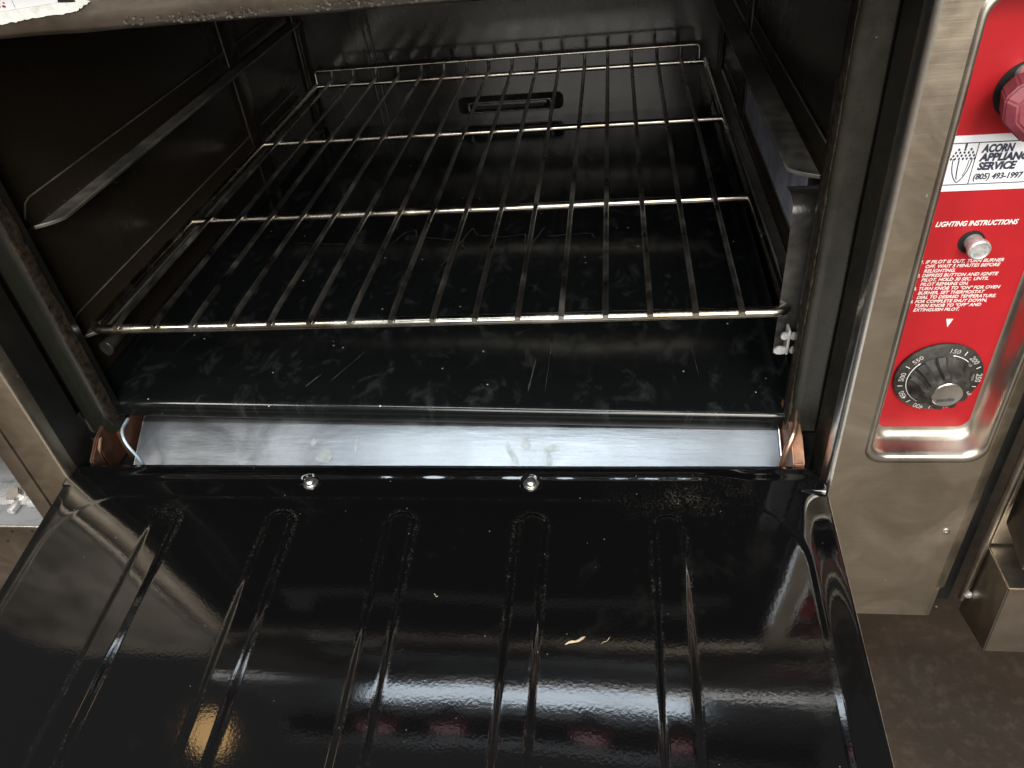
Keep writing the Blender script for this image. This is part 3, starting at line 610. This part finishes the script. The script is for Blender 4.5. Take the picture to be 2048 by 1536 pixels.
prism('hinge_lit_edge', [(-0.3440, -0.050, -0.1010), (-0.3415, -0.050, -0.1010), (-0.3500, -0.052, -0.1190), (-0.3500, -0.052, -0.150), (-0.3530, -0.052, -0.150), (-0.3530, -0.052, -0.1185)], (0, 0.003, 0), plain('lit_hinge_metal', (0.40, 0.21, 0.13), 0.45, 0.4, 0.3, 90, 0.3), OV, 0.0004)  # pale strip added to paint the lit edge of the left hinge arm
# --- the open door
s_ = 0.12; nl = math.sqrt(1 + s_ * s_); DO = V((0, -0.068, -0.1155)); DV = V((0, -1, -s_)) / nl; DN = V((0, -s_, 1)) / nl
def dpt(u, v, h): return DO + V((u, 0, 0)) + DV * v + DN * h
DL = 0.40
def sst(a, b, x):
    t = max(0.0, min(1.0, (x - a) / (b - a))); return t * t * (3 - 2 * t)
RIB = [(-0.2375, -0.0430), (-0.1245, -0.0235), (-0.0100, 0.0), (0.1080, -0.0180), (0.2258, 0.0)]
def rr_dist(u, v, u0, u1, v0, v1, r):
    cx, cy = (u0 + u1) / 2, (v0 + v1) / 2; qx = abs(u - cx) - (u1 - u0) / 2 + r; qy = abs(v - cy) - (v1 - v0) / 2 + r
    return math.hypot(max(qx, 0), max(qy, 0)) + min(max(qx, qy), 0) - r   # <0 inside
RV = [(-0.1081, 0.0240), (0.1042, 0.0232)]
def door_h(u, v):
    h = 0.0
    d = rr_dist(u, v, -0.3520, 0.3380, 0.0425, 0.40, 0.062)
    h -= 0.0010 * (1 - sst(-0.0028, 0.0022, d)) * (0.35 + 0.65 * sst(0.05, 0.12, v))            # sunk centre field
    # side bands fall away to the rim
    if d > 0 and v > 0.03:
        side = max(0.0, max(u - 0.338, -0.352 - u)); h -= 0.0045 * sst(0.0, 0.026, side) * 1.0
    h -= 0.0035 * sst(0.0, 0.006, 0.006 - v) + 0.0012 * (1 - sst(0.010, 0.020, v))   # rolled back edge
    ex = math.exp(-((v - 0.0150) / 0.0044) ** 2); h += 0.0025 * ex * sst(0.0, 0.05, 0.30 - abs(u)) * (1 + 0.3 * noise.noise(V((u * 40, 0, 0))))
    for ru, rvv in RV: h -= 0.0018 * (1 - sst(0.0068, 0.0098, math.hypot(u - ru, v - rvv)))
    for k, (cu, dr) in enumerate(RIB):
        cc = cu + dr * max(0, v - 0.06) * 0.5 if k in (0, 1, 3) else cu
        dd = rr_dist(u - cc, v, -0.0135, 0.0135, 0.0575, 0.375, 0.0135)
        h += 0.0027 * (1 - sst(-0.0036, 0.0018, dd)) * (0.55 + 0.45 * sst(0.0, 0.18, v - 0.06))
    h += 0.0009 * noise.noise(V((u * 5, v * 5, 4.2))) + 0.00003 * noise.noise(V((u * 28, v * 28, 1.2)))
    return h
bm = bmesh.new(); rows = []; NU, NV = 400, 300
for j in range(NV + 1):
    v = DL * (j / NV) ** 1.4; rl, rr2 = 0.016, 0.032
    ul = -0.3655 + (rl - math.sqrt(max(0, rl * rl - (rl - v) ** 2)) if v < rl else 0)
    ur = 0.3640 - (rr2 - math.sqrt(max(0, rr2 * rr2 - (rr2 - v) ** 2)) if v < rr2 else 0) * 0.8
    row = [dpt(ul, v, door_h(ul, v) - 0.006)]
    row += [dpt(ul + (ur - ul) * i / NU, v, door_h(ul + (ur - ul) * i / NU, v)) for i in range(NU + 1)]
    row.append(dpt(ur, v, door_h(ur, v) - 0.006)); rows.append(row)
rows.insert(0, [p - DN * 0.006 + DV * -0.0006 for p in rows[0]])
sheet(bm, rows)
bm2 = bmesh.new()
add_prism(bm2, [dpt(-0.3660, 0.020, -0.0075), dpt(0.3652, 0.034, -0.0075), dpt(0.3652, DL + 0.004, -0.0075), dpt(-0.3660, DL + 0.004, -0.0075)], DN * -0.038)
door = link('oven_door', bm2, M_BEZEL, OV)
def door_dirt(u, v):
    m = 0.0
    for k, (cu, dr) in enumerate(RIB):
        cc = cu + dr * max(0, v - 0.06) * 0.5 if k in (0, 1, 3) else cu
        dd = rr_dist(u - cc, v, -0.0135, 0.0135, 0.0575, 0.375, 0.0135)
        m = max(m, math.exp(-((dd - 0.0018) / 0.0014) ** 2) * (1.0 - 0.6 * sst(0.12, 0.25, v)), 0.6 * math.exp(-((dd + 0.0040) / 0.0009) ** 2))
    d = rr_dist(u, v, -0.3520, 0.3380, 0.0425, 0.40, 0.062); m = max(m, 0.45 * math.exp(-(d / 0.0011) ** 2))
    m = max(m, 0.9 * math.exp(-(((u - 0.245) / 0.045) ** 2 + ((v - 0.038) / 0.018) ** 2)), 0.55 * math.exp(-(((u + 0.24) / 0.018) ** 2 + ((v - 0.06) / 0.010) ** 2)))
    return m
dmask = [door_dirt(p.x, max(0.0, (p - DO).dot(DV))) for r in rows for p in r]
lin = link('door_liner', bm, M_DOOR, door, True)
at = lin.data.attributes.new('grime', 'FLOAT', 'POINT'); at.data.foreach_set('value', dmask)
for (ru, rvv) in RV:
    bm = bmesh.new(); c = dpt(ru, rvv, -0.0022)
    add_lathe(bm, [(0.0072, 0.0), (0.0072, 0.0010), (0.0060, 0.0014), (0.0052, 0.0013), (0.0052, 0.0030), (0.0046, 0.0046), (0.0030, 0.0055), (0.001, 0.0058)], c, DN, 24); link('door_rivet', bm, M_BRIGHT, door, True, 50)

# ------------------------------------------------------------------ the wire rack
RK = empty('oven_rack', 'chrome wire oven rack with sixteen rods resting on the lower slides', 'oven rack')
tube('rack_frame', [(-0.3320, 0.747, 0), (-0.3355, 0.002, -0.0012), (0.3345, 0.004, 0.0), (0.3320, 0.747, 0)], 0.0050, M_CHROME, RK, 0.016, 16)
for y, x0, x1, r_ in ((0.2352, -0.3330, 0.3330, 0.0047), (0.4824, -0.3330, 0.3330, 0.0044), (0.7453, -0.3370, 0.3370, 0.0040)):
    bm = bmesh.new(); add_tube(bm, [(x0 + (x1 - x0) * k / 12, y, -0.0005 + 0.0006 * noise.noise(V((k * 0.6, y, 0)))) for k in range(13)], r_, 14); link('cross_bar', bm, M_CHROME, RK, True, 50)
w0 = None
for i in range(16):
    if w0 is None:
        bm = bmesh.new()
        add_tube(bm, fillet([(0, -0.0056, 0.0048), (0, 0.02, 0.0068), (0, 0.752, 0.0066), (0, 0.7600, 0.0220)], 0.006, 5), 0.0027, 12)
        w0 = link('rack_rod', bm, M_WIRE, RK, True, 50); w = w0
    else:
        w = w0.copy(); COL.objects.link(w)
    w.location = (-0.3025 + 0.0397 * i, 0, 0); w.rotation_euler = (0, 0, random.uniform(-0.0022, 0.0022))
tube('back_guard', [(-0.3460, 0.752, -0.0060), (-0.3290, 0.748, -0.0055), (-0.3290, 0.748, 0.0240), (0.3210, 0.748, 0.0255), (0.3215, 0.748, -0.0050), (0.3400, 0.752, -0.0060)], 0.0019, M_CHROME, RK, 0.006, 10)

# ------------------------------------------------------------------ neighbour on the left
NL = empty('neighbouring_appliance', 'speckled grey ledge and stainless strip of the appliance left of the oven', 'appliance')
box('side_trim', (-0.4235, -0.0895, -0.40), (-0.4045, -0.060, 0.62), M_NEIGH, NL, 0.002)
box('ledge', (-0.90, -0.090, -0.1930), (-0.425, 0.05, -0.1900), M_CONC, NL, 0.0008)
fr = box('front_plate', (-0.90, -0.0885, -0.44), (-0.425, -0.080, -0.1935), M_NEIGH, NL, 0.0)
tube('ledge_edge', [(-0.90, -0.0905, -0.1912), (-0.426, -0.0905, -0.1912)], 0.0017, M_BRIGHT, NL)
for x, z in ((-0.447, -0.2005), (-0.472, -0.2020), (-0.486, -0.2180), (-0.452, -0.232)): lathe('punched_hole', [(0.0018, 0), (0.0016, 0.0003)], (x, -0.0886, z), (0, -1, 0), M_HOLE, NL, 12)
br = bmesh.new(); add_box(br, (-0.520, -0.062, -0.1895), (-0.450, -0.030, -0.1860), 0.001); add_box(br, (-0.462, -0.066, -0.1895), (-0.449, -0.052, -0.1800), 0.002); add_box(br, (-0.478, -0.076, -0.1895), (-0.470, -0.060, -0.1820), 0.002)
bk = link('mounting_bracket', br, M_GALV, NL, True, 35)
lathe('hex_bolt', [(0.012, 0.0), (0.012, 0.0015), (0.0085, 0.0018), (0.0085, 0.0075), (0.0078, 0.0085)], (-0.482, -0.052, -0.1860), (0, -0.3, 1), M_BRIGHT, bk, 6, None, 20)
box('back_panel', (-0.90, 0.05, -0.40), (-0.425, 0.06, 0.62), M_BLACK, NL, 0)
box('body_panel', (-0.90, -0.030, -0.13), (-0.425, 0.05, 0.62), M_NEIGH, NL, 0)

# ------------------------------------------------------------------ neighbour on the right
NR = empty('neighbouring_range', 'dark stainless range front beyond the gap right of the control panel', 'range')
box('side_panel', (0.5010, -0.0735, -0.300), (0.5120, 0.10, 0.62), M_BLACK, NR, 0.0)
tube('edge_tube', [(0.5150, -0.0880, -0.278), (0.5150, -0.0880, 0.62)], 0.0036, M_NEIGH, NR)
lathe('hex_bolt', [(0.0040, 0.0), (0.0040, 0.0025), (0.0024, 0.0035)], (0.5172, -0.0905, -0.268), (0, -1, 0), M_GALV, NR, 6, None, 20)
bm = bmesh.new(); add_prism(bm, [(0.5200, -0.0820, -0.2030), (0.5200, -0.1325, -0.2038), (0.5200, -0.1385, -0.2905), (0.5200, -0.0820, -0.3050)], (0.18, 0, 0)); bmesh.ops.bevel(bm, geom=list(bm.edges), offset=0.0012, segments=2, affect='EDGES')
link('drip_box', bm, M_NEIGH, NR, True, 35)
box('front_panel', (0.5200, -0.0860, -0.2000), (0.70, -0.0780, 0.62), M_NEIGH, NR, 0.002)
bm = bmesh.new(); add_prism(bm, [(0.5240, -0.0890, -0.150), (0.5230, -0.0920, -0.166), (0.5280, -0.1250, -0.1850), (0.5420, -0.1280, -0.1900), (0.70, -0.1280, -0.1900), (0.70, -0.0890, 0.62), (0.5240, -0.0890, 0.62)], (0, 0.002, 0)); link('door_panel', bm, M_DKSTEEL, NR)

# ------------------------------------------------------------------ crumbs on the door
def crumb(u, v, ln, wd, ang, label):
    c = dpt(u, v, door_h(u, v) + 0.0011); d = V((math.cos(ang), math.sin(ang), 0)); bm = bmesh.new()
    add_tube(bm, [c + (d * ln * (k / 6 - 0.5)) + V((0, 0.0008 * math.sin(k * 1.3), 0)) for k in range(7)], wd, 6, True, [0.4, 0.8, 1.1, 0.8, 1.0, 1.1, 0.5])
    o = link('crumb', bm, M_CRUMB, None, True); o['label'] = label; o['category'] = 'crumb'; o['group'] = 'crumbs on the open door'
crumb(0.1495, 0.1755, 0.0165, 0.0011, 0.42, 'pale curled food crumb lying between the right-hand ribs of the open door')
crumb(0.1730, 0.1745, 0.0095, 0.00022, 0.75, 'hair-thin straw sliver just right of the pale curled crumb on the door')
crumb(0.0335, 0.1400, 0.0050, 0.0003, -0.6, 'tiny fleck between the two middle ribs of the door')
